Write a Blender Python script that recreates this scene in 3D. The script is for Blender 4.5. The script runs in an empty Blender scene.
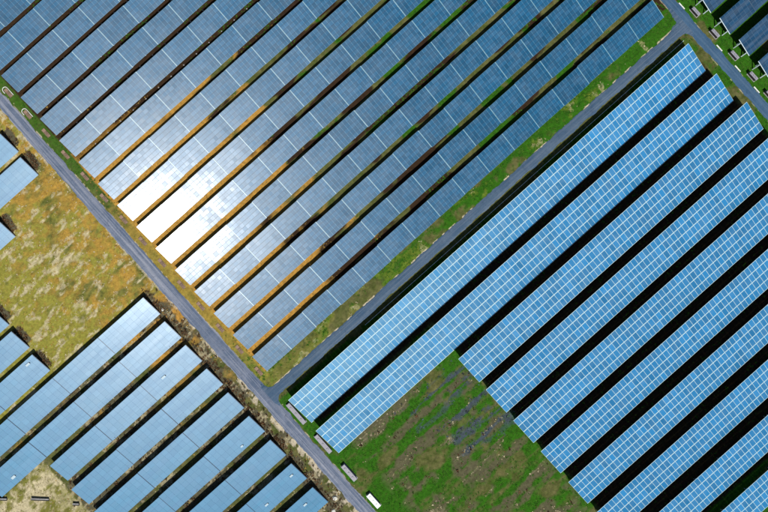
import bpy, bmesh, math, random
import numpy as np
from mathutils import Vector

random.seed(7)
rng = np.random.default_rng(11)
scene = bpy.context.scene
COL = scene.collection

# ------------------------------------------------------------------ camera, sun, sky
S = 0.2                      # metres per ground unit of the site plan
H = 180.0                    # flying height of the camera
ANG = math.radians(41.75)    # heading of the panel rows
CA, SA = math.cos(ANG), math.sin(ANG)

cam_d = bpy.data.cameras.new("camera")
cam = bpy.data.objects.new("camera", cam_d)
COL.objects.link(cam)
cam.location = (0, 0, H)
cam.rotation_euler = (0, 0, 0)
cam_d.sensor_width = 36.0
cam_d.lens = 36.0 * 900.0 / 768.0
cam_d.clip_start = 1.0
cam_d.clip_end = 6000.0
scene.camera = cam

SUN_ALONG, SUN_ACROSS, SUN_UP = -0.160, 0.488, 0.858   # along the rows, across (downhill side of panels), up
sun_v = Vector((SUN_ACROSS * SA + SUN_ALONG * CA, -SUN_ACROSS * CA + SUN_ALONG * SA, SUN_UP)).normalized()
sun_d = bpy.data.lights.new("sun", 'SUN')
sun_d.energy = 4.7
sun_d.angle = math.radians(0.53)
sun_d.color = (1.0, 0.95, 0.87)
sun = bpy.data.objects.new("sun", sun_d)
COL.objects.link(sun)
sun.location = (0, 0, 120)
sun.rotation_euler = sun_v.to_track_quat('Z', 'Y').to_euler()

world = bpy.data.worlds.new("World")
scene.world = world
world.use_nodes = True
wn = world.node_tree.nodes
wl = world.node_tree.links
wn.clear()
wo = wn.new("ShaderNodeOutputWorld")
wb = wn.new("ShaderNodeBackground")
ws = wn.new("ShaderNodeTexSky")
ws.sky_type = 'NISHITA'
ws.sun_disc = False
ws.sun_elevation = math.asin(sun_v.z)
ws.sun_rotation = math.atan2(sun_v.x, sun_v.y)
ws.altitude = 50
wb.inputs["Strength"].default_value = 0.05
wl.new(ws.outputs[0], wb.inputs[0])
wl.new(wb.outputs[0], wo.inputs[0])

scene.view_settings.view_transform = 'Standard'
scene.view_settings.look = 'None'
scene.view_settings.gamma = 1.0
scene.view_settings.exposure = 0.0
scene.view_settings.use_curve_mapping = False

# ------------------------------------------------------------------ plan coordinates
def aq(a, q, z=0.0):
    """site plan (a along the rows, q across them, as measured from the air) -> world point at height z"""
    k = S * (1.0 - z / H)
    return Vector(((a * CA + q * SA) * k, (a * SA - q * CA) * k, z))

def pq(x, y):
    dx, dy = x - 384.0, y - 256.0
    return dx * CA - dy * SA, dx * SA + dy * CA

# ------------------------------------------------------------------ materials
def new_mat(name):
    m = bpy.data.materials.new(name)
    m.use_nodes = True
    nt = m.node_tree
    return m, nt, nt.nodes["Principled BSDF"]

def noise(nt, scale, detail=3, vec=None, rough=0.55):
    n = nt.nodes.new("ShaderNodeTexNoise")
    n.inputs["Scale"].default_value = scale
    n.inputs["Detail"].default_value = detail
    n.inputs["Roughness"].default_value = rough
    if vec is not None:
        nt.links.new(vec, n.inputs["Vector"])
    return n.outputs["Fac"]

def coords(nt, kind="Object", scale=(1, 1, 1), offset=None):
    tc = nt.nodes.new("ShaderNodeTexCoord")
    mp = nt.nodes.new("ShaderNodeMapping")
    mp.inputs["Scale"].default_value = scale
    nt.links.new(tc.outputs[kind], mp.inputs["Vector"])
    if offset is not None:
        nt.links.new(offset, mp.inputs["Location"])
    return mp.outputs[0]

def ramp(nt, fac, p0, p1, v0=0.0, v1=1.0):
    r = nt.nodes.new("ShaderNodeMapRange")
    r.inputs[1].default_value = p0
    r.inputs[2].default_value = p1
    r.inputs[3].default_value = v0
    r.inputs[4].default_value = v1
    nt.links.new(fac, r.inputs[0])
    return r.outputs[0]

def math_n(nt, op, a, b):
    n = nt.nodes.new("ShaderNodeMath")
    n.operation = op
    for i, v in enumerate((a, b)):
        if isinstance(v, (int, float)):
            n.inputs[i].default_value = v
        else:
            nt.links.new(v, n.inputs[i])
    return n.outputs[0]

def mix(nt, fac, c1, c2, mode='MIX'):
    n = nt.nodes.new("ShaderNodeMix")
    n.data_type = 'RGBA'
    n.blend_type = mode
    if isinstance(fac, (int, float)):
        n.inputs[0].default_value = fac
    else:
        nt.links.new(fac, n.inputs[0])
    for idx, c in ((6, c1), (7, c2)):
        if isinstance(c, tuple):
            n.inputs[idx].default_value = (c[0], c[1], c[2], 1)
        else:
            nt.links.new(c, n.inputs[idx])
    return n.outputs[2]

def grey(nt, val):
    n = nt.nodes.new("ShaderNodeCombineColor")
    for i in range(3):
        nt.links.new(val, n.inputs[i])
    return n.outputs[0]

def simple_mat(name, col, rough=0.6, metal=0.0, var=0.25, scale=3.0, spec=0.5):
    m, nt, b = new_mat(name)
    f = noise(nt, scale, 4, coords(nt))
    g = grey(nt, ramp(nt, f, 0.3, 0.7, 1 - var, 1 + var))
    c = mix(nt, 1.0, col, g, 'MULTIPLY')
    nt.links.new(c, b.inputs["Base Color"])
    b.inputs["Roughness"].default_value = rough
    b.inputs["Metallic"].default_value = metal
    b.inputs["Specular IOR Level"].default_value = spec
    return m

def glass_mat(name, col, lobes, clear=0.2, var=0.10, dust=(0.45, 0.47, 0.5), dust_amt=0.12, streak=(0.08, 1.2, 1.2)):
    """dusty photovoltaic glass: blue cells under a glossy sheet with a little dirt on it"""
    m, nt, b = new_mat(name)
    oi = nt.nodes.new("ShaderNodeObjectInfo")
    off = nt.nodes.new("ShaderNodeVectorMath")
    off.operation = 'SCALE'
    cmb = nt.nodes.new("ShaderNodeCombineXYZ")
    for i in range(3):
        nt.links.new(oi.outputs["Random"], cmb.inputs[i])
    nt.links.new(cmb.outputs[0], off.inputs[0])
    off.inputs["Scale"].default_value = 57.0
    v = coords(nt, "Object", streak, off.outputs[0])
    f = noise(nt, 1.0, 5, v, 0.6)
    at = nt.nodes.new("ShaderNodeAttribute")
    at.attribute_name = "tone"
    shade = math_n(nt, 'ADD', ramp(nt, oi.outputs["Random"], 0, 1, 1 - var * 0.6, 1 + var * 0.6),
                   ramp(nt, at.outputs["Fac"], 0, 1, -var, var))
    c = mix(nt, 1.0, col, grey(nt, shade), 'MULTIPLY')
    d = ramp(nt, f, 0.42, 0.75, 0.0, dust_amt)
    c = mix(nt, d, c, dust)
    nt.nodes.remove(b)
    out = nt.nodes["Material Output"]
    dif = nt.nodes.new("ShaderNodeBsdfDiffuse")
    nt.links.new(c, dif.inputs["Color"])
    sh = dif.outputs[0]
    wear = ramp(nt, f, 0.3, 0.7, 0.92, 1.12)
    # dusty sheen, clearer sheen, clear glass: three gloss widths of a soiled pane
    for alpha, w, tint in lobes:
        gl = nt.nodes.new("ShaderNodeBsdfGlossy")
        gl.distribution = 'BECKMANN'
        gl.inputs["Color"].default_value = (w * tint[0], w * tint[1], w * tint[2], 1)
        nt.links.new(math_n(nt, 'MULTIPLY', wear, math.sqrt(alpha)), gl.inputs["Roughness"])
        ad = nt.nodes.new("ShaderNodeAddShader")
        nt.links.new(sh, ad.inputs[0]); nt.links.new(gl.outputs[0], ad.inputs[1])
        sh = ad.outputs[0]
    fr = nt.nodes.new("ShaderNodeFresnel"); fr.inputs["IOR"].default_value = 1.45
    gl = nt.nodes.new("ShaderNodeBsdfGlossy"); gl.distribution = 'BECKMANN'
    gl.inputs["Roughness"].default_value = 0.13
    mx = nt.nodes.new("ShaderNodeMixShader")
    nt.links.new(math_n(nt, 'MULTIPLY', fr.outputs[0], clear), mx.inputs[0])
    nt.links.new(sh, mx.inputs[1]); nt.links.new(gl.outputs[0], mx.inputs[2])
    nt.links.new(mx.outputs[0], out.inputs["Surface"])
    return m

M = {}
NEUTRAL, CYAN = (0.86, 0.91, 1.0), (0.66, 0.98, 1.0)
M['glass_a'] = glass_mat("dark_blue_panel_glass", (0.014, 0.086, 0.180), ((0.048, 0.0056, NEUTRAL), (0.105, 0.0100, (0.74, 0.86, 1.0))), 0.22,
                         var=0.14, streak=(0.5, 0.5, 0.5), dust_amt=0.06)
M['glass_b'] = glass_mat("bright_blue_panel_glass", (0.024, 0.164, 0.365), ((0.130, 0.032, CYAN),), 0.05,
                         var=0.16, streak=(0.4, 0.4, 0.4), dust_amt=0.07)
M['glass_c'] = glass_mat("sky_blue_film_panel_glass", (0.054, 0.190, 0.325), ((0.050, 0.0032, NEUTRAL), (0.115, 0.0175, NEUTRAL)), 0.12,
                         var=0.06, streak=(0.07, 1.3, 1.3), dust_amt=0.75, dust=(0.036, 0.145, 0.285))
M['glass_d'] = glass_mat("navy_panel_glass", (0.014, 0.055, 0.120), ((0.105, 0.0100, NEUTRAL),), 0.1, var=0.18)
M['frame_a'] = simple_mat("blue_grey_frame", (0.075, 0.20, 0.32), 0.33, 0.0, 0.15, spec=0.22)
M['frame_b'] = simple_mat("white_aluminium_frame", (0.46, 0.64, 0.69), 0.35, 0.0, 0.08)
M['frame_c'] = simple_mat("pale_blue_frame", (0.035, 0.16, 0.33), 0.36, 0.0, 0.1, spec=0.25)
M['seam'] = simple_mat("dark_seam", (0.012, 0.042, 0.09), 0.33, 0.0, 0.2, spec=0.2)
M['joint'] = simple_mat("pale_joint_strip", (0.15, 0.31, 0.39), 0.33, 0.0, 0.25, 1.5)
M['steel'] = simple_mat("galvanised_steel", (0.42, 0.50, 0.54), 0.42, 0.3, 0.15)
M['white_steel'] = simple_mat("white_painted_steel", (0.62, 0.74, 0.78), 0.4, 0.0, 0.12)
M['concrete'] = simple_mat("grey_concrete", (0.30, 0.30, 0.31), 0.85, 0.0, 0.3, 2.5)
M['white_concrete'] = simple_mat("white_painted_concrete", (0.66, 0.68, 0.66), 0.8, 0.0, 0.25, 2.5)
M['mauve'] = simple_mat("reddish_brown_concrete", (0.20, 0.135, 0.10), 0.9, 0.0, 0.45, 1.5)
M['frame_d'] = simple_mat('navy_frame', (0.05, 0.11, 0.19), 0.3, 0.0, 0.15)
M['cab_grey'] = simple_mat("grey_cabinet_paint", (0.26, 0.26, 0.31), 0.5, 0.0, 0.12)
M['cab_white'] = simple_mat("white_cabinet_paint", (0.72, 0.76, 0.78), 0.45, 0.0, 0.08)
M['box_pale'] = simple_mat('pale_box_plastic', (0.30, 0.42, 0.50), 0.5, 0.0, 0.1)
M['cab_dark'] = simple_mat("dark_brown_cabinet_paint", (0.05, 0.03, 0.03), 0.6, 0.0, 0.2)
M['black'] = simple_mat("black_rubber", (0.012, 0.012, 0.014), 0.7, 0.0, 0.2)
M['stone'] = simple_mat("pale_stone", (0.55, 0.56, 0.52), 0.9, 0.0, 0.25, 2.0)

# ------------------------------------------------------------------ helpers
def tag(o, label=None, cat=None, group=None, kind=None):
    if label: o["label"] = label
    if cat: o["category"] = cat
    if group: o["group"] = group
    if kind: o["kind"] = kind
    return o

def empty(name, loc, rz=ANG):
    o = bpy.data.objects.new(name, None)
    o.empty_display_size = 0.5
    COL.objects.link(o)
    o.location = loc
    o.rotation_euler = (0, 0, rz)
    return o

def inst(name, me, parent=None, loc=(0, 0, 0), rot=(0, 0, 0)):
    o = bpy.data.objects.new(name, me)
    COL.objects.link(o)
    if parent: o.parent = parent
    o.location = loc
    o.rotation_euler = rot
    return o

class MB:
    """collects boxes and quads into one mesh"""
    def __init__(self):
        self.v, self.f, self.m = [], [], []
    def quad(self, pts, mi=0):
        i = len(self.v)
        self.v += [tuple(p) for p in pts]
        self.f.append(tuple(range(i, i + len(pts))))
        self.m.append(mi)
    def box(self, x0, x1, y0, y1, z0, z1, mi=0, top=None, bottom=True, ch=0.0):
        i = len(self.v)
        self.v += [(x0, y0, z0), (x1, y0, z0), (x1, y1, z0), (x0, y1, z0),
                   (x0 + ch, y0 + ch, z1), (x1 - ch, y0 + ch, z1), (x1 - ch, y1 - ch, z1), (x0 + ch, y1 - ch, z1)]
        fs = [(4, 5, 6, 7), (0, 1, 5, 4), (1, 2, 6, 5), (2, 3, 7, 6), (3, 0, 4, 7)]
        if bottom: fs.append((3, 2, 1, 0))
        for k, f in enumerate(fs):
            self.f.append(tuple(i + j for j in f))
            self.m.append(top if (top is not None and k == 0) else mi)
    def bar(self, p, q, w, mi=0):
        p, q = Vector(p), Vector(q)
        d = (q - p).normalized()
        r = d.cross(Vector((0, 0, 1)))
        if r.length < 1e-3: r = Vector((1, 0, 0))
        r.normalize()
        u = r.cross(d)
        i = len(self.v)
        for c in (p, q):
            for a, b in ((-1, -1), (1, -1), (1, 1), (-1, 1)):
                self.v.append(tuple(c + r * a * w / 2 + u * b * w / 2))
        for f in ((0, 1, 5, 4), (1, 2, 6, 5), (2, 3, 7, 6), (3, 0, 4, 7), (3, 2, 1, 0), (4, 5, 6, 7)):
            self.f.append(tuple(i + j for j in f))
            self.m.append(mi)
    def mesh(self, name, mats, tone=False):
        me = bpy.data.meshes.new(name)
        me.from_pydata(self.v, [], self.f)
        for mm in mats: me.materials.append(mm)
        me.polygons.foreach_set("material_index", self.m)
        if tone:
            at = me.attributes.new("tone", 'FLOAT', 'FACE')
            at.data.foreach_set("value", [random.random() for _ in self.f])
        me.update()
        return me

# numpy value noise on a grid
def vnoise(X, Y, scale, seed):
    r = np.random.default_rng(seed)
    T = r.random((256, 256))
    x, y = X / scale, Y / scale
    x0, y0 = np.floor(x).astype(int), np.floor(y).astype(int)
    fx, fy = x - x0, y - y0
    fx = fx * fx * (3 - 2 * fx); fy = fy * fy * (3 - 2 * fy)
    a = T[x0 & 255, y0 & 255]; b = T[(x0 + 1) & 255, y0 & 255]
    c = T[x0 & 255, (y0 + 1) & 255]; d = T[(x0 + 1) & 255, (y0 + 1) & 255]
    return (a * (1 - fx) + b * fx) * (1 - fy) + (c * (1 - fx) + d * fx) * fy

def fbm(X, Y, scale, seed, octv=4):
    s, amp, tot = 0, 1.0, 0
    for i in range(octv):
        s = s + amp * vnoise(X + 31.7 * i, Y - 17.3 * i, scale / 2 ** i, seed + i)
        tot += amp
        amp *= 0.55
    return s / tot

def sstep(x, a, b):
    t = np.clip((x - a) / (b - a), 0, 1)
    return t * t * (3 - 2 * t)

# ------------------------------------------------------------------ site plan numbers
R1A, R1W = -183.0, 6.5       # long road on the left: centre along a, half width
R2Q, R2W = 28.6, 5.1         # cross road between the two big fields
R3A, R3W = 382.0, 5.6        # road on the right
A_TILT, B_TILT, C_TILT = map(math.radians, (20.0, 22.0, 20.0))

def band(x, lo, hi, soft):
    return sstep(x, lo - soft, lo + soft) * (1 - sstep(x, hi - soft, hi + soft))

# masks on plan coordinates (units of the plan), all arrays
def masks(A, Q):
    wob = (fbm(A, Q, 18, 5) - 0.5) * 14
    n1 = fbm(A, Q, 26, 21)
    n2 = fbm(A, Q, 9, 41)
    ns = fbm(A * 0.22, Q, 9, 61)             # streaks that follow the rows
    ns2 = fbm(A * 0.16, Q, 5, 81)
    Z = np.zeros_like(A)
    lime = Z.copy(); shade_soil = Z.copy()
    nf_ = fbm(A * .6, Q, 6, 251)
    nl = fbm(A * 0.09, Q, 11, 141)           # long streaks
    nl2 = fbm(A * 0.07, Q, 5, 161)
    a2, q2 = A + wob, Q + wob * 0.6
    # default olive grass, then: lush green, ochre dry grass and painted glow, straw, soil with painted end shade, ash, sand
    lush, ochre, straw, soil, ash, sand = Z.copy(), Z.copy(), Z.copy(), Z.copy(), Z.copy(), Z.copy()
    left = 1 - sstep(A, -190, -186)                      # west of the long road
    fieldA = sstep(A, -168, -164) * (1 - sstep(Q, 4, 9))
    east = sstep(A, 383, 386)
    low = sstep(A, -178, -174) * sstep(Q, 36, 40) * (1 - east)
    verge = sstep(A, -178, -174) * band(Q, 8, 25, 2) * (1 - east)
    endA = band(A, -177, -164, 1.0) * (1 - sstep(Q, 10, 16))
    # field between the A rows: the flare's warm glow painted in ochre, fading to olive and green
    glow_warmth = np.clip(0.98 - (A + 165) / 300.0 + (n1 - 0.5) * 1.0, 0, 1)
    glow_warmth = glow_warmth * (1 - 0.75 * (1 - sstep(Q, -330, -260)) * sstep(A, -150, -60))
    ochre += fieldA * sstep(glow_warmth, 0.30, 0.75) * 1.0 * sstep(Q, -345, -255)
    shade_soil += fieldA * (1 - sstep(Q, -330, -230) * .85) * sstep(Q, -470, -450)  # top-left gap shade put into the ground colour
    shade_soil += fieldA * (1 - sstep(glow_warmth, 0.35, 0.8)) * sstep(ns, 0.44, 0.58) * 0.9
    lush += fieldA * (1 - sstep(glow_warmth, 0.3, 0.6)) * sstep(n1, 0.50, 0.62)
    # strip at the road ends of the A rows
    t = sstep(Q, -300, -140)
    lush += endA * (1 - t) * 0.55
    ochre += endA * t * (1 - sstep(Q, -60, 40)) * (0.35 + .4 * n2)
    lime += endA * t * .5
    lush += endA * sstep(Q, -60, 10) * 0.5
    # verge beside the cross road
    lush += verge * sstep(n1 * .6 + 0.4 * n2 + 0.0005 * (A + 100), 0.40, 0.62) * .95
    straw += verge * sstep(n2, 0.60, 0.75) * 0.5
    # lower field and ground round the B rows
    lush += low * sstep(n1 * 0.55 + nl * 0.45, 0.36, 0.54) * 1.0
    inb = low * band(A, -150, -12, 14) * sstep(Q, 84, 92)
    stripes = sstep(nl * 0.75 + n2 * 0.25, 0.44, 0.58) * sstep(n1, 0.30, 0.48)
    soil += inb * stripes * 0.68
    straw += inb * sstep(nl2 * 0.7 + n2 * 0.3, 0.50, 0.66) * 0.38 * sstep(stripes, 0.2, 0.7)
    lush *= (1 - inb * stripes * 0.7)
    a_ = band(a2, -95, -12, 10) * band(q2, 128, 156, 8) + band(a2, -75, -8, 10) * band(q2, 160, 212, 10)
    ash += np.clip(a_, 0, 1) * sstep(nl2 * 0.65 + nf_ * 0.35, 0.42, 0.60) * 0.9
    # shade under and between the white-framed rows, painted in as near-black ground
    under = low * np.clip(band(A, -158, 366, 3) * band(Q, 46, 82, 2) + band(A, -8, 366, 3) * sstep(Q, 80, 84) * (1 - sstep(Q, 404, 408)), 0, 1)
    shade_soil += under * .75; lush *= 1 - under * .8; straw *= 1 - under
    # east of the right-hand road
    lush += east * sstep(n1, 0.25, 0.4) * 1.0
    # west side: meadow of dry grass with lime patches and bleached straw
    mead = left * (1 - sstep(Q, -100, 40) * 0.75)
    nf = fbm(A * 0.45, Q, 7, 181); nf2 = fbm(A, Q, 5, 191); nf3 = fbm(A * 0.4, Q, 3.2, 211)
    ochre += mead * sstep(n1 * .45 + nf * .55 + (A + 260) * 0.0010, 0.30, 0.66) * 0.85
    lime += left * (1 - sstep(Q, -130, -110)) * (0.35 + .65 * sstep(nf2 * 0.45 + n1 * 0.55 - 0.0010 * (A + 260), 0.38, 0.62))
    straw += left * (1 - sstep(Q, -131, -126)) * sstep(nf3 * 0.6 + ns2 * 0.25 + n1 * .15, 0.44, 0.70) * 0.85
    straw += left * sstep(Q, -131, -126) * sstep(nf3 * 0.6 + n2 * 0.4, 0.48, 0.64) * 0.6
    lime += verge * sstep(n2 * .5 + n1 * .5 - 0.0005 * (A - 100), 0.46, 0.60) * 0.4
    # brown weedy strip between the C rows and in front of their ends, with painted end shade
    crow = left * sstep(Q, -128, -124)
    soil += crow * sstep(ns * 0.5 + n2 * 0.5, 0.40, 0.55) * 0.75
    for (ar, qs) in ((-328, (-160.8, -192, -222.5)), (-205, (-316, -347)), (-264, (-285,))):
        for qq in qs:
            pz = band(A + (n2 - .5) * 6, ar - 1, ar + 10, 1.5) * band(Q, qq + 1, qq + 20, 1.5)  # brown weedy soil past the row ends, carrying their painted end shade
            soil += pz; straw *= 1 - pz; ochre *= 1 - pz * .7; lime *= 1 - pz
    front = band(A, -209, -197, 1.5)
    soil += front * sstep(Q, -136, -130) * sstep(n2, 0.30, 0.5) * 0.85
    corner = left * (1 - sstep(A, -393, -388)) * sstep(Q, -78, -70)
    straw += corner * (.35 + .6 * sstep(nf2, 0.36, 0.60)); soil *= 1 - .9 * corner; ochre *= 1 - .8 * corner; lime += corner * .5; straw *= 1 - corner * .45 * sstep(n1, .45, .6)
    # sandy edges of the roads
    e1 = np.abs(A - R1A); e2 = np.abs(Q - R2Q); e3 = np.abs(A - R3A)
    n3 = fbm(A, Q, 6, 101)
    west_edge = (A < R1A)
    sand += band(e1, R1W - 1, R1W + 1.6, 0.7) * sstep(n3, 0.42, 0.58) * 0.7
    sand += west_edge * band(e1, R1W, R1W + 6, 2.5) * sstep(n3, 0.42, 0.56) * 0.75 * sstep(Q, -120, 40)
    on2 = (A > R1A + R1W) * (A < R3A - R3W)
    sand += on2 * (Q < R2Q) * band(e2, R2W - 1, R2W + 1.2, 0.6) * sstep(n3, 0.48, 0.58) * 0.9
    sand += band(e3, R3W - 1, R3W + 1.2, 0.6) * sstep(n3, 0.44, 0.58) * 0.6
    cl = lambda x: np.clip(x, 0, 1)
    return cl(lush), cl(ochre), cl(straw), cl(soil), cl(ash), cl(sand), cl(lime), cl(shade_soil)

def on_road(A, Q, m=0.0):
    r = (np.abs(A - R1A) < R1W + m)
    r |= (np.abs(Q - R2Q) < R2W + m) & (A > R1A) & (A < R3A)
    r |= (np.abs(A - R3A) < R3W + m)
    return r

# ------------------------------------------------------------------ ground
gm, nt, b = new_mat("grass_and_soil")
ob = coords(nt, "Object")
at1 = nt.nodes.new("ShaderNodeAttribute"); at1.attribute_name = "cover"
at2 = nt.nodes.new("ShaderNodeAttribute"); at2.attribute_name = "bare"
s1 = nt.nodes.new("ShaderNodeSeparateColor"); nt.links.new(at1.outputs["Color"], s1.inputs[0])
s2 = nt.nodes.new("ShaderNodeSeparateColor"); nt.links.new(at2.outputs["Color"], s2.inputs[0])
fn = noise(nt, 1.6, 6, ob, 0.7)
fn2 = noise(nt, 0.55, 4, ob, 0.6)
streakv = coords(nt, "Object", (0.35, 2.2, 1))
fs = noise(nt, 1.0, 5, streakv, 0.65)
def cover(col, w, n, lo=0.30, hi=0.70, c=None):
    f = math_n(nt, 'SUBTRACT', math_n(nt, 'ADD', w, math_n(nt, 'MULTIPLY', n, 0.5)), 0.25)
    return mix(nt, ramp(nt, f, lo, hi), c, col)
c = mix(nt, ramp(nt, fn2, 0.35, 0.65), (0.060, 0.078, 0.018), (0.120, 0.118, 0.045))
c = cover((0.026, 0.108, 0.006), s1.outputs[0], fn, 0.2, 0.75, c)
c = cover((0.39, 0.215, 0.044), s1.outputs[1], fn2, 0.25, 0.75, c)  # dry meadow grass; the same amber paints the flare glow in field A
c = cover((0.23, 0.22, 0.040), at1.outputs["Alpha"], fn2, 0.15, 0.90, c)
c = cover((0.088, 0.080, 0.050), s2.outputs[0], fs, 0.2, 0.8, c)
c = cover((0.034, 0.020, 0.011), at2.outputs["Alpha"], fs, 0.25, 0.75, c)  # near-black brown: painted gap shade, plus dark soil streaks
c = cover((0.050, 0.068, 0.085), s2.outputs[1], fs, 0.3, 0.85, c)
c = cover((0.46, 0.41, 0.26), s1.outputs[2], fs, 0.34, 0.85, c)
c = cover((0.45, 0.40, 0.30), s2.outputs[2], fn, 0.35, 0.75, c)
g = grey(nt, ramp(nt, fn, 0.28, 0.72, 0.62, 1.38))
c = mix(nt, 1.0, c, g, 'MULTIPLY')
nt.links.new(c, b.inputs["Base Color"])
b.inputs["Roughness"].default_value = 0.95
b.inputs["Specular IOR Level"].default_value = 0.1
bp = nt.nodes.new("ShaderNodeBump")
bp.inputs["Strength"].default_value = 0.7
bp.inputs["Distance"].default_value = 0.25
nt.links.new(fn, bp.inputs["Height"])
nt.links.new(bp.outputs[0], b.inputs["Normal"])

# local frame of the plan: x along the rows, y towards their high side
GX0, GX1, GY0, GY1, GD = -112.0, 112.0, -108.0, 108.0, 0.36
nx, ny = int((GX1 - GX0) / GD) + 1, int((GY1 - GY0) / GD) + 1
gx = np.linspace(GX0, GX1, nx); gy = np.linspace(GY0, GY1, ny)
LX, LY = np.meshgrid(gx, gy, indexing='ij')
PA, PQ = LX / S, -LY / S
lush, ochre, straw, soil, ash, sand, lime, shade_soil = masks(PA, PQ)
def relief(A, Q):
    d = np.minimum(np.abs(A - R1A) - R1W, np.abs(A - R3A) - R3W)
    d2 = np.where((A > R1A) & (A < R3A), np.abs(Q - R2Q) - R2W, 99)
    d = np.minimum(d, d2)
    k = sstep(d, 0.6, 5.0)
    return k * (fbm(A, Q, 30, 201, 3) * 0.22 + fbm(A * 0.5, Q, 4, 231, 2) * 0.12)
LZ = relief(PA, PQ) - 0.02
edge = np.minimum(np.minimum(LX - GX0, GX1 - LX), np.minimum(LY - GY0, GY1 - LY))
LZ = np.where(edge < 0.01, -0.3, LZ)
me = bpy.data.meshes.new("ground")
idx = np.arange(nx * ny).reshape(nx, ny)
quads = np.stack([idx[:-1, :-1], idx[1:, :-1], idx[1:, 1:], idx[:-1, 1:]], -1).reshape(-1, 4)
me.vertices.add(nx * ny)
me.vertices.foreach_set("co", np.stack([LX, LY, LZ], -1).astype(np.float32).ravel())
me.loops.add(quads.size)
me.loops.foreach_set("vertex_index", quads.astype(np.int32).ravel())
me.polygons.add(len(quads))
me.polygons.foreach_set("loop_start", np.arange(0, quads.size, 4, dtype=np.int32))
me.update(calc_edges=True)
me.polygons.foreach_set("use_smooth", np.ones(len(quads), dtype=bool))
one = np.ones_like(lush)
for nm, ch in (("cover", (lush, ochre, straw, lime)), ("bare", (soil, ash, sand, shade_soil))):
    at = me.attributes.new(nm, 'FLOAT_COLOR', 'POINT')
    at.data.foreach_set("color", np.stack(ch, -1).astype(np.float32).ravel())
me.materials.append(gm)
ground = inst("ground", me, None, (0, 0, 0), (0, 0, ANG))
tag(ground, "grassy ground with lush green, ochre and bare brown patches under the solar farm", "ground", kind="structure")

# far terrain that carries on to the horizon
fm, nt, b = new_mat("far_fields")
v = coords(nt, "Object", (0.01, 0.01, 0.01))
f = noise(nt, 1.0, 6, v)
nt.links.new(mix(nt, ramp(nt, f, 0.35, 0.65), (0.045, 0.085, 0.02), (0.16, 0.13, 0.06)), b.inputs["Base Color"])
b.inputs["Roughness"].default_value = 1.0
mb = MB()
R = 3000
for x0, x1, y0, y1 in ((-R, R, GY1 - .05, R), (-R, R, -R, GY0 + .05), (-R, GX0 + .05, GY0 + .05, GY1 - .05), (GX1 - .05, R, GY0 + .05, GY1 - .05)):
    mb.quad([(x0, y0, -0.12), (x1, y0, -0.12), (x1, y1, -0.12), (x0, y1, -0.12)])
tag(inst("terrain", mb.mesh("terrain", [fm]), None, (0, 0, 0), (0, 0, ANG)), "flat fields running to the horizon", "terrain", kind="structure")

# ------------------------------------------------------------------ roads
def asphalt(name, c_dark, c_light, track, along_x):
    m, nt, b = new_mat(name)
    sc = (0.05, 2.6, 1) if along_x else (2.6, 0.05, 1)
    f1 = noise(nt, 1.0, 5, coords(nt, "Object", sc), 0.6)
    f2 = noise(nt, 0.22, 5, coords(nt, "Object"), 0.65)
    f3 = noise(nt, 7.0, 3, coords(nt, "Object"), 0.7)
    c = mix(nt, ramp(nt, f2, 0.35, 0.65), c_dark, c_light)
    c = mix(nt, ramp(nt, f1, 0.46, 0.66, 0, 0.75), c, track)
    f4 = noise(nt, 0.9, 6, coords(nt, 'Object'), 0.75)
    c = mix(nt, ramp(nt, f4, 0.56, 0.70, 0, 0.6), c, (c_dark[0] * .55, c_dark[1] * .55, c_dark[2] * .6))
    c = mix(nt, 1.0, c, grey(nt, ramp(nt, f3, 0.3, 0.7, 0.8, 1.2)), 'MULTIPLY')
    nt.links.new(c, b.inputs["Base Color"])
    b.inputs["Roughness"].default_value = 0.8
    b.inputs["Specular IOR Level"].default_value = 0.35
    bp = nt.nodes.new("ShaderNodeBump")
    bp.inputs["Strength"].default_value = 0.3
    bp.inputs["Distance"].default_value = 0.05
    nt.links.new(f3, bp.inputs["Height"])
    nt.links.new(bp.outputs[0], b.inputs["Normal"])
    return m
M['road1'] = asphalt("dusty_grey_asphalt", (0.062, 0.095, 0.160), (0.135, 0.165, 0.235), (0.29, 0.31, 0.37), False)
M['road2'] = asphalt("blue_grey_asphalt", (0.032, 0.074, 0.140), (0.060, 0.105, 0.170), (0.11, 0.15, 0.21), True)
M['road3'] = asphalt("dark_blue_asphalt", (0.024, 0.074, 0.150), (0.042, 0.100, 0.185), (0.08, 0.14, 0.22), False)

def ribbon(name, mat, lo_hi, s0, s1, along_x, z, step=1.6, seed=1):
    """a road sheet with slightly ragged edges; lo_hi(s) gives its two edges at run s"""
    r = random.Random(seed)
    n = int((s1 - s0) / step) + 1
    vs, fs = [], []
    w0 = w1 = 0.0
    for i in range(n + 1):
        s = s0 + (s1 - s0) * i / n
        lo, hi = lo_hi(s)
        w0 = w0 * 0.75 + r.uniform(-0.5, 0.5); w1 = w1 * 0.75 + r.uniform(-0.5, 0.5)
        lo += w0; hi += w1
        mid = (lo + hi) / 2
        for t, zz in ((lo, z - 0.035), (lo + 0.6, z), (mid, z + 0.03), (hi - 0.6, z), (hi, z - 0.035)):
            vs.append((s * S, -t * S, zz) if along_x else (t * S, -s * S, zz))
        if i:
            k = len(vs)
            for j in range(4):
                f = (k - 10 + j, k - 9 + j, k - 4 + j, k - 5 + j)
                fs.append(f if not along_x else f)
    me = bpy.data.meshes.new(name)
    me.from_pydata(vs, [], fs)
    me.materials.append(mat)
    me.update()
    if sum(p.normal.z for p in me.polygons) < 0:
        me.flip_normals()
    for p in me.polygons: p.use_smooth = True
    return inst(name, me, None, (0, 0, 0), (0, 0, ANG))

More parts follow.
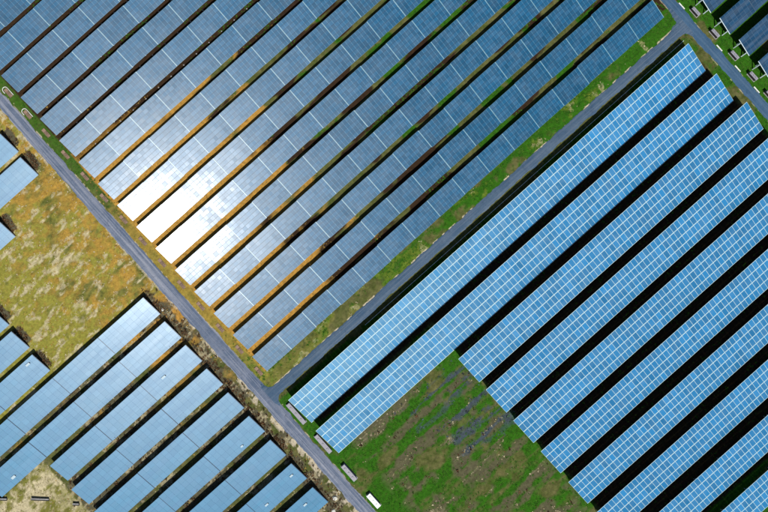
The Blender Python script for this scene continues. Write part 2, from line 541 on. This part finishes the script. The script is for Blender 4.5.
def r2_edges(a):
    lo, hi = R2Q - R2W, R2Q + R2W
    def fil(d, r): return 0 if d > r or d < 0 else r - math.sqrt(max(0, r * r - (r - d) ** 2))
    d1, d2 = a - (R1A + R1W), (R3A - R3W) - a
    lo -= fil(max(d1, 0.0), 11) + fil(max(d2, 0.0), 19)
    hi += fil(max(d1, 0.0), 8) + fil(max(d2, 0.0), 8)
    return lo, hi
o = ribbon("road", M['road1'], lambda s: (R1A - R1W + (1.0 if s < -250 else 0), R1A + R1W + (1.3 if -60 < s < 60 else 0)), -520, 520, False, 0.050, seed=3)
tag(o, "dusty grey farm road running past the open ends of the panel rows", "road", kind="structure")
o = ribbon("road", M['road2'], r2_edges, R1A + R1W - 3, R3A - R3W + 3, True, 0.058, step=1.5, seed=5)
tag(o, "narrow blue-grey cross road between the two big panel fields", "road", kind="structure")
o = ribbon("road", M['road3'], lambda s: (R3A - R3W, R3A + R3W), -420, 520, False, 0.050, seed=8)
tag(o, "dark blue asphalt road past the top right panel rows", "road", kind="structure")
# piece of road in the bottom left corner
mb = MB()
for i in range(12):
    x0, x1 = -100 + i * 5.0, -95 + i * 5.0
    y0 = lambda x: -50.55 - 0.0009 * (x + 75) ** 2
    mb.quad([(x0, -54.5, .03), (x1, -54.5, .03), (x1, y0(x1), .03), (x0, y0(x0), .03)])
o = inst("road", mb.mesh("corner_road", [M['road2']]))
tag(o, "sliver of paved road in the bottom left corner beyond the barriers", "road", kind="structure")

# ------------------------------------------------------------------ panel meshes
def section_mesh(name, nu, nv, pu, pv, gu, gv, mats, joint, seam_mi=3, th=0.07, tiltj=0.15):
    """nu x nv modules standing proud of a frame plate, in the plane of the panels (y up the slope), centred in y.
    mats: glass, frame, joint strip, dark seam"""
    L, W = nu * pu, nv * pv
    mb = MB()
    mb.box(0, L - joint, -W / 2, W / 2, -th, -0.012, 1)
    for i in range(nu):
        for j in range(nv):
            x0, x1 = i * pu + gu / 2, (i + 1) * pu - gu / 2
            if i == nu - 1: x1 -= joint
            y0, y1 = -W / 2 + j * pv + gv / 2, -W / 2 + (j + 1) * pv - gv / 2
            k0 = len(mb.v)
            mb.box(x0, x1, y0, y1, -0.012 + 0.001, 0.014, 1, top=0, bottom=False)
            tx, ty = math.radians(random.gauss(0, tiltj)), math.radians(random.gauss(0, tiltj))
            for vi in range(k0 + 4, k0 + 8):      # each pane sits a fraction of a degree off its neighbours
                vx, vy, vz = mb.v[vi]
                mb.v[vi] = (vx, vy, vz + (vx - (x0 + x1) / 2) * tx + (vy - (y0 + y1) / 2) * ty)
    if seam_mi is not None:
        for j in range(1, nv):
            y = -W / 2 + j * pv
            mb.box(0.02, L - joint - 0.02, y - gv / 2 + .004, y + gv / 2 - .004, -0.011, 0.004, seam_mi, bottom=False)
    if joint > 0.1:
        mb.box(L - joint + 0.01, L - 0.01, -W / 2, W / 2, -th, 0.006, 2)
    return mb.mesh(name, mats, tone=True)

LA = 34.0 * S      # section length in field A
A_W = 20.4 * S / math.cos(A_TILT)
sec_a = [section_mesh("gridded_section", 8, 5, LA / 8, A_W / 5, 0.065, 0.075, [M['glass_a'], M['frame_a'], M['joint'], M['seam']], 0.13) for _ in range(6)]
LC = 60.0 * S
C_W = 22.4 * S / math.cos(C_TILT)
sec_c = [section_mesh("film_section", 10, 4, LC / 10, C_W / 4, 0.022, 0.026, [M['glass_c'], M['frame_c'], M['seam'], M['frame_c']], 0.12, tiltj=0.13) for _ in range(5)]
D_W = 19.0 * S / math.cos(A_TILT)
sec_d = [section_mesh("navy_section", 7, 4, LA / 7, D_W / 4, 0.075, 0.075, [M['glass_d'], M['frame_d'], M['seam'], M['seam']], 0.05) for _ in range(3)]

# one framed module of field B
BU, BV = 5.12 * S, 33.0 * S / math.cos(B_TILT) / 4
B_W = BV * 4
def module_into(mb, cx, cy, fu=0.030, fv=0.072):
    x0, x1, y0, y1 = cx - BU / 2 + .008, cx + BU / 2 - .008, cy - BV / 2 + .01, cy + BV / 2 - .01
    ix0, ix1, iy0, iy1 = x0 + fu, x1 - fu, y0 + fv, y1 - fv
    t, g, bt = 0.02, 0.008, -0.03
    mb.quad([(x0, y0, t), (x1, y0, t), (ix1, iy0, t), (ix0, iy0, t)], 1)
    mb.quad([(x1, y0, t), (x1, y1, t), (ix1, iy1, t), (ix1, iy0, t)], 1)
    mb.quad([(x1, y1, t), (x0, y1, t), (ix0, iy1, t), (ix1, iy1, t)], 1)
    mb.quad([(x0, y1, t), (x0, y0, t), (ix0, iy0, t), (ix0, iy1, t)], 1)
    mb.quad([(ix0, iy0, g), (ix1, iy0, g), (ix1, iy1, g), (ix0, iy1, g)], 0)
    mb.quad([(ix0, iy0, t), (ix1, iy0, t), (ix1, iy0, g), (ix0, iy0, g)], 1)
    mb.quad([(ix1, iy0, t), (ix1, iy1, t), (ix1, iy1, g), (ix1, iy0, g)], 1)
    mb.quad([(ix1, iy1, t), (ix0, iy1, t), (ix0, iy1, g), (ix1, iy1, g)], 1)
    mb.quad([(ix0, iy1, t), (ix0, iy0, t), (ix0, iy0, g), (ix0, iy1, g)], 1)
    mb.quad([(x0, y0, bt), (x1, y0, bt), (x1, y0, t), (x0, y0, t)], 1)
    mb.quad([(x1, y0, bt), (x1, y1, bt), (x1, y1, t), (x1, y0, t)], 1)
    mb.quad([(x1, y1, bt), (x0, y1, bt), (x0, y1, t), (x1, y1, t)], 1)
    mb.quad([(x0, y1, bt), (x0, y0, bt), (x0, y0, t), (x0, y1, t)], 1)
    mb.quad([(x0, y0, bt), (x0, y1, bt), (x1, y1, bt), (x1, y0, bt)], 1)
mod_me = []
for _ in range(4):
    mb = MB(); module_into(mb, 0, 0); mod_me.append(mb.mesh("solar_module", [M['glass_b'], M['frame_b']], tone=True))

post_cache = {}
def post_mesh(h, mat='steel', w=0.11):
    k = (round(h, 2), mat, w)
    if k not in post_cache:
        mb = MB(); mb.box(-w / 2, w / 2, -w / 2, w / 2, -0.1, h)
        post_cache[k] = mb.mesh("post", [M[mat]])
    return post_cache[k]
def beam_mesh(name, L, w, h, mat):
    mb = MB(); mb.box(0, L, -w / 2, w / 2, -h, 0)
    return mb.mesh(name, [M[mat]])
raf_cache = {}
def rafter_mesh(W, mat):
    k = (round(W, 2), mat)
    if k not in raf_cache:
        mb = MB(); mb.box(-0.05, 0.05, -W / 2 + .02, W / 2 - .02, -0.14, 0)
        raf_cache[k] = mb.mesh("rafter", [M[mat]])
    return raf_cache[k]
mb = MB(); mb.box(-0.14, 0.14, -0.14, 0.14, 0, 0.25, ch=0.03)
foot_me = mb.mesh("footing", [M['concrete']])

def array_row(name, label, group, a0, a1, q_top, W, tilt, clear, style, cat="solar panels"):
    """one row of panels on its stand. a0..a1 and q_top are the plan position of the high edge as seen from the air"""
    Wh, rise = W * math.cos(tilt), W * math.sin(tilt)
    zt = clear + rise
    p0 = aq(a0, q_top, zt); p1 = aq(a1, q_top, zt)
    L = (p1 - p0).length
    loc = Vector((p0.x, p0.y, 0)) + Vector((SA, -CA, 0)) * Wh / 2       # ground point under the middle of the end
    root = empty(name, loc, ANG)
    tag(root, label, cat, group)
    zm = clear + rise / 2
    return root, L, zm, Wh

def stand(root, L, zm, Wh, W, tilt, bay, post_mat='steel', end_rail=False, feet=False, drop=0.10, pw=0.11):
    n = max(1, round(L / bay))
    tt = math.tan(tilt)
    yf, yr = -Wh * 0.33, Wh * 0.33
    for i in range(n + 1):
        x = 0.25 + (L - 0.5) * i / n
        inst("post", post_mesh(zm + yf * tt - drop - .1, post_mat, pw), root, (x, yf, 0))
        inst("post", post_mesh(zm + yr * tt - drop - .1, post_mat, pw), root, (x, yr, 0))
        inst("rafter", rafter_mesh(W, post_mat), root, (x, 0, zm - drop), (tilt, 0, 0))
        if feet and 0 < i < n:
            inst("footing", foot_me, root, (x + bay * 0.3, -Wh / 2 - 0.62, 0))
    if end_rail:
        mb = MB(); mb.box(-0.10, 0.0, -W / 2, W / 2, -0.12, 0.03)
        inst("end_rail", mb.mesh("end_rail", [M['white_steel']]), root, (-0.005, 0, zm), (tilt, 0, 0))

def sections(root, L, zm, tilt, me, length, jitter=0.35, offset=0.0):
    n = int(math.ceil(L / length - 0.02))
    for i in range(n):
        o = inst("panel_section", random.choice(me), root, (i * length + offset, random.gauss(0, .035), zm + random.gauss(0, .025)),
                 (tilt + math.radians(random.uniform(-jitter, jitter)), math.radians(random.uniform(-jitter, jitter)), 0))
        if me is sec_a: o.scale.x = length / LA

NTH = ["", "first", "second", "third", "fourth", "fifth", "sixth", "seventh", "eighth", "ninth", "tenth",
       "eleventh", "twelfth", "thirteenth", "fourteenth", "fifteenth", "sixteenth"]

# ---- field A, k=13 is the one beside the verge
GA = "long finely gridded panel rows above the cross road"
special = {
    13: "long finely gridded blue panel row bordering the green verge of the cross road",
    7: "finely gridded panel row whitened by sun glare, seventh up from the verge",
    8: "finely gridded panel row under strong white sun glare, sixth up from the verge",
}
for k in range(-2, 14):
    q = -389.5 + 29.0 * k
    # left end at the long road, right end far beyond the upper edge of the picture or at the right-hand road
    a_left = -165.4
    a_right = a_left + 16 * 34.0 - 8 if k == 13 else None
    if k == 13:
        a_right = 371.0
    else:
        # past the upper frame edge
        a_right = (256 + 70 + q * CA) / SA
        a_right = min(371.0, a_right)
    if k < 0:
        a_left = -165.4
    n = 14 - k
    if k in special: lab = special[k]
    elif k == -2: lab = "finely gridded blue panel row cutting across the top left corner"
    elif k == -1: lab = "finely gridded blue panel row next to the one in the top left corner"
    else: lab = "finely gridded blue panel row, %s up from the green verge" % NTH[n]
    root, L, zm, Wh = array_row("solar_array", lab, GA, a_left, a_right, q, A_W, A_TILT, 0.9 if k <= 2 else (0.6 if k == 3 else 0.25), 'a')
    ns = max(1, round(L / LA))
    ln = LA if k != 13 else L / max(1, round(L / LA))
    sections(root, L, zm, A_TILT, sec_a, LA if k != 13 else ln)
    stand(root, L if k == 13 else math.ceil(L / LA - .02) * LA, zm, Wh, A_W, A_TILT, LA / 2, feet=(k <= 3))

# ---- field B
GB = "bright blue white-framed panel rows below the cross road"
for k in range(0, 10):
    q = 43.8 + 41.3 * k
    a_left = -167.6 if k < 2 else -13.2
    a_right = 371.3
    if k == 0: lab = "bright blue white-framed panel row nearest the cross road, running its full length"
    elif k == 1: lab = "long bright blue white-framed panel row along the upper edge of the green field"
    elif k == 2: lab = "white-framed panel row, first of the shorter ones ending at the green field"
    elif k == 9: lab = "white-framed panel row cut by the bottom right corner"
    else: lab = "shorter bright blue white-framed panel row, %s down from the cross road" % NTH[k + 1]
    root, L, zm, Wh = array_row("solar_array", lab, GB, a_left, a_right, q, B_W, B_TILT, 0.4 if k == 0 else (0.7 if k == 1 else 0.95), 'b')
    n = int(round(L / BU))
    cells = []
    for i in range(n):
        for j in range(4):
            x = (i + .5) * BU; y = -B_W / 2 + (j + .5) * BV
            # plan position for ranking by distance to the camera
            wx = root.location.x + CA * x - SA * y; wy = root.location.y + SA * x + CA * y
            inside = abs(wx) < 78.5 and abs(wy) < 53
            cells.append((wx * wx + wy * wy + (0 if inside else 1e6), x, y))
    cells.sort()
    ct, st = math.cos(B_TILT), math.sin(B_TILT)
    for (d, x, y) in cells[:300]:
        inst("solar_module", random.choice(mod_me), root, (x, y * ct, zm + y * st),
             (B_TILT + math.radians(random.uniform(-.25, .25)), math.radians(random.uniform(-.25, .25)), 0))
    if len(cells) > 300:
        mb = MB()
        for (d, x, y) in cells[300:]: module_into(mb, x, y)
        o = inst("module_field", mb.mesh("module_field", [M['glass_b'], M['frame_b']], tone=True), root, (0, 0, zm), (B_TILT, 0, 0))
        tag(o, kind="stuff")
    LB = n * BU
    for yy in (-B_W * .38, -B_W * .13, B_W * .13, B_W * .38):
        inst("purlin", beam_mesh("purlin", LB, 0.07, 0.06, 'steel'), root, (0, yy * ct, zm + yy * st - 0.04), (B_TILT, 0, 0))
    stand(root, LB, zm, Wh, B_W, B_TILT, BU * 6, drop=0.13)

# ---- rows west of the long road
GC = "smooth sky blue panel rows west of the long road"
crow = {}
cl = []
for k in range(0, 10):
    q = -129.4 + 31.8 * k
    al = -480 if k == 0 else (-439 if k == 1 else -387.5)
    cl.append((k, q, -207.0, al))
for (k, q, ar, al) in cl:
    if k == 0: lab = "smooth pale blue panel row along the lower edge of the dry meadow"
    elif k == 9: continue
    elif k == 8: lab = "smooth sky blue panel row nearest the bottom edge, beside the white stone"
    elif k == 2: lab = "smooth sky blue panel row ending at the strawy corner, third below the meadow"
    else: lab = "smooth sky blue panel row, %s down from the dry meadow" % NTH[k + 1]
    root, L, zm, Wh = array_row("solar_array", lab, GC, al, ar, q, C_W, C_TILT, 0.45, 'c')
    n = max(1, round(L / LC)); ln = L / n
    off = L - math.ceil(L / LC - .05) * LC
    for i in range(int(math.ceil(L / LC - .05))):
        inst("panel_section", random.choice(sec_c), root, (off + i * LC, random.gauss(0, .03), zm + random.gauss(0, .025)),
             (C_TILT + math.radians(random.uniform(-.2, .2)), math.radians(random.uniform(-.2, .2)), 0))
    stand(root, L, zm, Wh, C_W, C_TILT, LC / 2)
    crow[k] = (root, L, zm)
for (q, ar, al, lab) in ((-160.8, -328, -470, "smooth pale blue panel row ending at the meadow, carrying a small white box"),
                         (-192.0, -328, -470, "smooth blue panel row ending at the meadow, middle of three at the edge"),
                         (-222.5, -328, -450, "sliver of smooth blue panel row at the left edge, uppermost below the meadow"),
                         (-285.0, -264, -420, "small triangle of smooth blue panel row at the left edge above mid meadow"),
                         (-316.0, -205.3, -420, "smooth pale blue panel row along the upper edge of the dry meadow"),
                         (-347.0, -204.5, -420, "smooth blue panel row at the left edge, topmost west of the road")):
    root, L, zm, Wh = array_row("solar_array", lab, GC, al, ar, q, C_W, C_TILT, 0.45, 'c')
    off = L - math.ceil(L / LC - .05) * LC
    for i in range(int(math.ceil(L / LC - .05))):
        inst("panel_section", random.choice(sec_c), root, (off + i * LC, random.gauss(0, .03), zm + random.gauss(0, .025)),
             (C_TILT + math.radians(random.uniform(-.2, .2)), math.radians(random.uniform(-.2, .2)), 0))
    stand(root, L, zm, Wh, C_W, C_TILT, LC / 2)
    crow[q] = (root, L, zm)

# ---- top right rows
GD_ = "dark navy panel rows beyond the right-hand road"
for i, (q, lab) in enumerate(((17.0, "dark navy panel row touching the top edge across the road"),
                              (46.0, "dark navy panel row across the road, second from the top edge"),
                              (75.0, "dark navy panel row across the road, third from the top edge"),
                              (104.0, "dark navy panel row cut by the right edge, lowest of its group"))):
    root, L, zm, Wh = array_row("solar_array", lab, GD_, 409.3, 409.3 + 34 * 4, q, D_W, A_TILT, 1.6, 'd')
    sections(root, L, zm, A_TILT, sec_d, LA)
    stand(root, L, zm, Wh, D_W, A_TILT, LA / 2, post_mat='white_steel', end_rail=True, pw=0.17)
    for yy in (-Wh * .30, Wh * .30):
        mb = MB(); mb.bar((-0.02, yy, zm + yy * math.tan(A_TILT) - .12), (-0.75, yy, -0.05), 0.17)
        inst("brace", mb.mesh("brace", [M['white_steel']]), root)

# ------------------------------------------------------------------ equipment along the roads
def cabinet(name, label, group, a, q, length, width, h, body, lid, cat="cabinet", slab='concrete', overhang=0.07):
    """long low equipment cabinet lying across the row direction: plinth, body, lid, doors, vents"""
    p = aq(a, q, 0)
    r = empty(name, (p.x, p.y, 0.0), ANG)
    tag(r, label, cat, group)
    l, w = length * S / 2, width * S / 2
    mb = MB(); mb.box(-w - .15, w + .15, -l - .15, l + .15, -0.1, 0.22, ch=.02)
    inst("plinth", mb.mesh("plinth", [M[slab]]), r)
    mb = MB(); mb.box(-w, w, -l, l, 0.22, h)
    inst("body", mb.mesh("body", [M[body]]), r)
    mb = MB(); mb.box(-w - overhang, w + overhang, -l - overhang, l + overhang, h, h + .08, ch=.05)
    inst("lid", mb.mesh("lid", [M[lid]]), r)
    for t in (-.6, 0.0, .6):
        mb = MB(); mb.box(-w * .45, w * .45, l * t - .22, l * t + .22, h + .08, h + .20, ch=.04)
        inst("roof_vent", mb.mesh("roof_vent", [M[lid]]), r)
    nd = max(2, int(length / 5))
    for i in range(nd):
        y0 = -l + 2 * l * i / nd
        mb = MB(); mb.box(-w - .03, -w + .005, y0 + .05, y0 + 2 * l / nd - .05, 0.30, h - .06)
        d = inst("door", mb.mesh("door", [M[body]]), r)
        mb = MB(); mb.box(-w - .06, -w - .028, y0 + .12, y0 + .16, h * .5, h * .5 + .18)
        inst("handle", mb.mesh("handle", [M['black']]), d)
    return r

GI = "roofed equipment cabinets on the grass by the right-hand road"
nm = ["closest to the top edge", "second down from the top edge", "third down from the top edge", "fourth down from the top edge", "at the right edge"]
for i, q in enumerate((25, 54, 83, 111, 136)):
    cabinet("equipment_cabinet", "low brown cabinet with pale lid by the road, %s" % nm[i], GI, 393.2, q, 9.5, 2.6, 1.3, 'cab_dark', 'cab_grey')

cabinet("equipment_cabinet", "long purple-grey cabinet on the green field beside the long road", "cabinets on the green field", -169.7, 138, 19, 4.0, 1.0, 'cab_grey', 'cab_grey')
cabinet("equipment_cabinet", "long white-topped cabinet on the green field by the bottom edge", "cabinets on the green field", -170, 175, 16, 4.4, 1.0, 'cab_grey', 'cab_white')
cabinet("equipment_cabinet", "long grey cabinet at the road end of the row nearest the cross road", "grey cabinets at the ends of the white-framed rows", -170.0, 59, 25, 3.8, 0.75, 'cab_grey', 'cab_grey')
cabinet("equipment_cabinet", "long grey cabinet at the road end of the panel row edging the green field", "grey cabinets at the ends of the white-framed rows", -170.0, 99.5, 22, 3.8, 0.75, 'cab_grey', 'cab_grey')

# pads at the road ends of the A rows
GP = "reddish brown concrete pads at the ends of the gridded rows"
for k in range(0, 14):
    q = -389.5 + 29.0 * k + (15 if k > 1 else 18)
    a = -170.0 if k > 1 else -171.5
    p = aq(a, q, 0)
    nn = 14 - k
    rim = k < 2
    if k == 0: lab = "brown concrete pad with curved white rim, nearest the top left corner"
    elif k == 1: lab = "brown concrete pad with curved white rim, second from the top left corner"
    elif k == 13: lab = "reddish brown pad at the road end of the panel row bordering the green verge"
    else: lab = "brown pad at the road end of the %s gridded row up from the verge" % NTH[nn]
    r = empty("equipment_pad", (p.x, p.y, 0), ANG)
    tag(r, lab, "concrete pad", GP)
    l, w = 5.2 * S, 1.9 * S
    mb = MB(); mb.box(-w, w, -l, l, -0.1, 0.28, ch=.04)
    inst("slab", mb.mesh("slab", [M['mauve']]), r)
    mb = MB(); mb.box(-w * .55, w * .55, -l * .75, l * .2, 0.28, 0.42, ch=.05)
    inst("hatch", mb.mesh("hatch", [M['mauve']]), r)
    if rim:
        mb = MB()
        pts = [(w + .16, -l)]
        for i in range(0, 9):
            t = math.pi * i / 8
            pts.append((math.cos(t) * (w + .16), l * .8 + math.sin(t) * 0.55))
        pts.append((-w - .16, l * .3))
        for i in range(len(pts) - 1):
            mb.bar((pts[i][0], pts[i][1], .33), (pts[i + 1][0], pts[i + 1][1], .33), 0.12)
        inst("rim", mb.mesh("rim", [M['white_concrete']]), r)

# kerb stones
GK = "white kerb stones along the right-hand road"
for i, (q, t) in enumerate(((11.6, "closest to the top edge"), (68, "second from the top edge"), (95.6, "third from the top edge"), (124, "nearest the right edge"))):
    p = aq(388.6, q)
    mb = MB(); mb.box(-.13, .13, -.85, .85, -0.1, 0.14, ch=.03)
    o = inst("kerb_stone", mb.mesh("kerb_stone", [M['white_concrete']]), None, (p.x, p.y, 0), (0, 0, ANG))
    tag(o, "short white kerb stone on the grassy road edge, " + t, "kerb", GK)

# white conduit behind the first B row
mb = MB()
p0, p1 = aq(-60, 38.8), aq(366, 38.8)
L = (p1 - p0).length
r = empty("cable_conduit", (p0.x, p0.y, 0), ANG)
tag(r, "thin pale cable conduit running between the cross road and the white-framed row", "conduit")
mb.bar((0, 0, .55), (L, 0, .55), 0.09)
inst("pipe", mb.mesh("pipe", [M['white_steel']]), r)
st_me = post_mesh(0.52, 'steel', 0.07)
for i in range(18):
    inst("bracket", st_me, r, (0.4 + (L - .8) * i / 17, 0, 0))

# small boxes on the smooth panels
GS = "small white boxes on the smooth panels"
def on_c(x, y, lab, rowkey, size=(0.95, .5)):
    root, L, zm = crow[rowkey]
    a, q = pq(x, y)
    z = zm
    for _ in range(4):
        w = aq(a, q, z)
        d = w - Vector((root.location.x, root.location.y, 0))
        lx = d.x * CA + d.y * SA; ly = -d.x * SA + d.y * CA
        z = zm + ly * math.tan(C_TILT)
    r = empty("sensor_box", (w.x, w.y, z), ANG)
    r.rotation_euler = (C_TILT, 0, ANG)
    tag(r, lab, "sensor box", GS)
    mb = MB(); mb.box(-size[0] / 2, size[0] / 2, -size[1] / 2, size[1] / 2, 0.015, 0.2, ch=.03)
    inst("case", mb.mesh("case", [M['box_pale']]), r)
    mb = MB(); mb.box(size[0] / 2 - .002, size[0] / 2 + .12, -.07, .07, 0.02, 0.12)
    inst("cable_gland", mb.mesh("cable_gland", [M['black']]), r)
on_c(27.8, 364.4, "small white box with dark end on the panel row beside the meadow", -160.8)
on_c(13.5, 477, "small white box on the panel row near the bottom left barriers", 1, (.95, .6))
on_c(163.5, 377, "small white box on the third smooth panel row below the meadow", 2)
on_c(241.8, 446, "small white box on the smooth row sixth below the meadow", 5, (.6, .45))
on_c(291.2, 475.6, "small white box near the road end of the eighth smooth row", 7, (.75, .45))
on_c(266.5, 504.6, "small white box on the eighth smooth row near the bottom edge", 7, (.8, .45))
on_c(305, 504.5, "small white box on the lowest smooth row near the bottom edge", 8, (.8, .45))

# barriers in the bottom left corner
GBa = "dark concrete barriers in the bottom left corner"
for (x0, x1, y, lab) in ((-14, 8, 498.6, "dark low barrier touching the left edge"), (32, 50, 498.9, "dark low barrier lying in the strawy corner, middle of three"),
                         (73.5, 80, 503.8, "short dark barrier beside the end of a smooth panel row")):
    xm = ((x0 + x1) / 2 - 384) * S
    l = (x1 - x0) * S / 2
    r = empty("barrier", (xm, -(y - 256) * S, 0), math.radians(-2))
    tag(r, lab, "barrier", GBa)
    mb = MB(); mb.box(-l, l, -.28, .20, -.1, 0.65, ch=.06)
    inst("wall", mb.mesh("wall", [M['black']]), r)
    mb = MB(); mb.box(-l, l, .0, .24, 0.652, 0.72, ch=.02)
    inst("coping", mb.mesh("coping", [M['concrete']]), r)

# pale stones
def stone(x, y, r, lab, seed):
    a, q = pq(x, y)
    p = aq(a, q)
    bm = bmesh.new()
    bmesh.ops.create_icosphere(bm, subdivisions=2, radius=r)
    rr = random.Random(seed)
    for v in bm.verts:
        v.co *= rr.uniform(.8, 1.15)
        v.co.z *= .6
    me = bpy.data.meshes.new("stone"); bm.to_mesh(me); bm.free()
    me.materials.append(M['stone'])
    o = inst("stone", me, None, (p.x, p.y, r * .35))
    tag(o, lab, "stone", "pale stones by the long road")
stone(334.8, 498, .52, "large pale stone between the road and the lowest smooth row", 1)
stone(333.5, 511, .45, "pale stone at the bottom edge beside the road", 2)
stone(162.8, 309.8, .3, "small pale stone at the corner of the row below the meadow", 3)

# ------------------------------------------------------------------ vegetation as tufts
def tufts(name, label, n_try, dens, rmin, rmax, hmin, hmax, cols, blades, seed, cat):
    r = np.random.default_rng(seed)
    X = r.uniform(GX0 + 1, GX1 - 1, n_try); Y = r.uniform(GY0 + 1, GY1 - 1, n_try)
    # only where the site can be seen
    wx = X * CA - Y * SA; wy = X * SA + Y * CA
    ok = (np.abs(wx) < 84) & (np.abs(wy) < 58)
    X, Y = X[ok], Y[ok]
    A, Q = X / S, -Y / S
    ix = np.clip(((X - GX0) / (gx[1] - gx[0])).astype(int), 0, nx - 1)
    iy = np.clip(((Y - GY0) / (gy[1] - gy[0])).astype(int), 0, ny - 1)
    p = dens(ix, iy, A, Q)
    keep = (r.random(len(X)) < p) & ~on_road(A, Q, 1.0)
    X, Y, ix, iy = X[keep], Y[keep], ix[keep], iy[keep]
    Zb = LZ[ix, iy] - 0.02
    n = len(X)
    rad = r.uniform(rmin, rmax, n); hh = r.uniform(hmin, hmax, n)
    ph = r.uniform(0, 2 * np.pi, n)
    verts = np.zeros((n, blades, 3, 3), np.float32)
    for bI in range(blades):
        t = ph + 2 * np.pi * bI / blades + r.uniform(-.5, .5, n)
        rr = rad * r.uniform(.55, 1.1, n)
        w = rr * r.uniform(.22, .42, n)
        cx, sx = np.cos(t), np.sin(t)
        hz = hh * r.uniform(.6, 1.1, n)
        verts[:, bI, 0] = np.stack([X - sx * w, Y + cx * w, Zb], -1)
        verts[:, bI, 1] = np.stack([X + sx * w, Y - cx * w, Zb], -1)
        verts[:, bI, 2] = np.stack([X + cx * rr, Y + sx * rr, Zb + hz], -1)
    nt_ = n * blades
    me = bpy.data.meshes.new(name)
    me.vertices.add(nt_ * 3)
    me.vertices.foreach_set("co", verts.reshape(-1))
    me.loops.add(nt_ * 3)
    me.loops.foreach_set("vertex_index", np.arange(nt_ * 3, dtype=np.int32))
    me.polygons.add(nt_)
    me.polygons.foreach_set("loop_start", np.arange(0, nt_ * 3, 3, dtype=np.int32))
    me.update(calc_edges=True)
    at = me.attributes.new("tone", 'FLOAT', 'FACE')
    at.data.foreach_set("value", np.repeat(r.random(n), blades).astype(np.float32))
    m, nt, b = new_mat(name)
    an = nt.nodes.new("ShaderNodeAttribute"); an.attribute_name = "tone"
    nt.links.new(mix(nt, an.outputs["Fac"], cols[0], cols[1]), b.inputs["Base Color"])
    b.inputs["Roughness"].default_value = 0.8
    b.inputs["Specular IOR Level"].default_value = 0.15
    me.materials.append(m)
    o = inst(name, me, None, (0, 0, 0), (0, 0, ANG))
    tag(o, label, cat, kind="stuff")
    return n

n1 = tufts("green_grass", "lush green grass tufts on the verges and lower field", 420000,
      lambda i, j, A, Q: 0.75 * lush[i, j] * (1 - .8 * ash[i, j]) * (1 - .7 * soil[i, j]), .14, .38, .08, .26, ((.016, .080, .005), (.055, .140, .012)), 4, 1, "grass")
n2 = tufts("dry_grass", "bleached straw-coloured grass tufts in the meadow and by the roads", 420000,
      lambda i, j, A, Q: 0.8 * np.clip(straw[i, j] + .35 * sand[i, j], 0, 1), .10, .30, .06, .22, ((.26, .22, .10), (.56, .50, .34)), 4, 2, "grass")
n3 = tufts("ochre_grass_and_glow", "ochre tufts, dry grass in the meadow, tinted with painted flare glow between panel rows", 300000,
      lambda i, j, A, Q: 0.5 * ochre[i, j], .10, .30, .06, .22, ((.24, .14, .03), (.40, .27, .07)), 4, 3, "grass")
def weeds(i, j, A, Q):
    d = .30 * soil[i, j] * np.where((A < -388) & (Q > -78), 0.1, 1.0)
    for (ar, qs) in ((-328, (-160.8, -192, -222.5)), (-205, (-316, -347)), (-264, (-285,))):
        for qq in qs:
            d = d + .9 * band(A, ar - 1, ar + 9, 1.5) * band(Q, qq + 1, qq + 21, 1.5)
    d = d + .55 * band(A, -208, -198, 1.0) * sstep(Q, -134, -130)
    d = d * np.where((A > -166) & (Q < 10), 0.0, 1.0) * np.where((A > -160) & (Q > 80), 0.15, 1.0)
    return np.clip(d, 0, 1)
n4 = tufts("brown_weeds_and_end_shade", "dark brown dead weeds in soil strips and standing in for shade at row ends", 260000, weeds, .15, .45, .2, .75,
      ((.055, .032, .016), (.15, .085, .042)), 5, 4, "weeds")
n5 = tufts("ash_stubble", "blue-grey burnt stubble streaks in the lower field", 200000,
      lambda i, j, A, Q: 0.8 * ash[i, j], .15, .4, .06, .3, ((.018, .022, .026), (.09, .125, .16)), 4, 5, "stubble")
print("tufts", n1, n2, n3, n4, n5, "objects", len(bpy.data.objects))
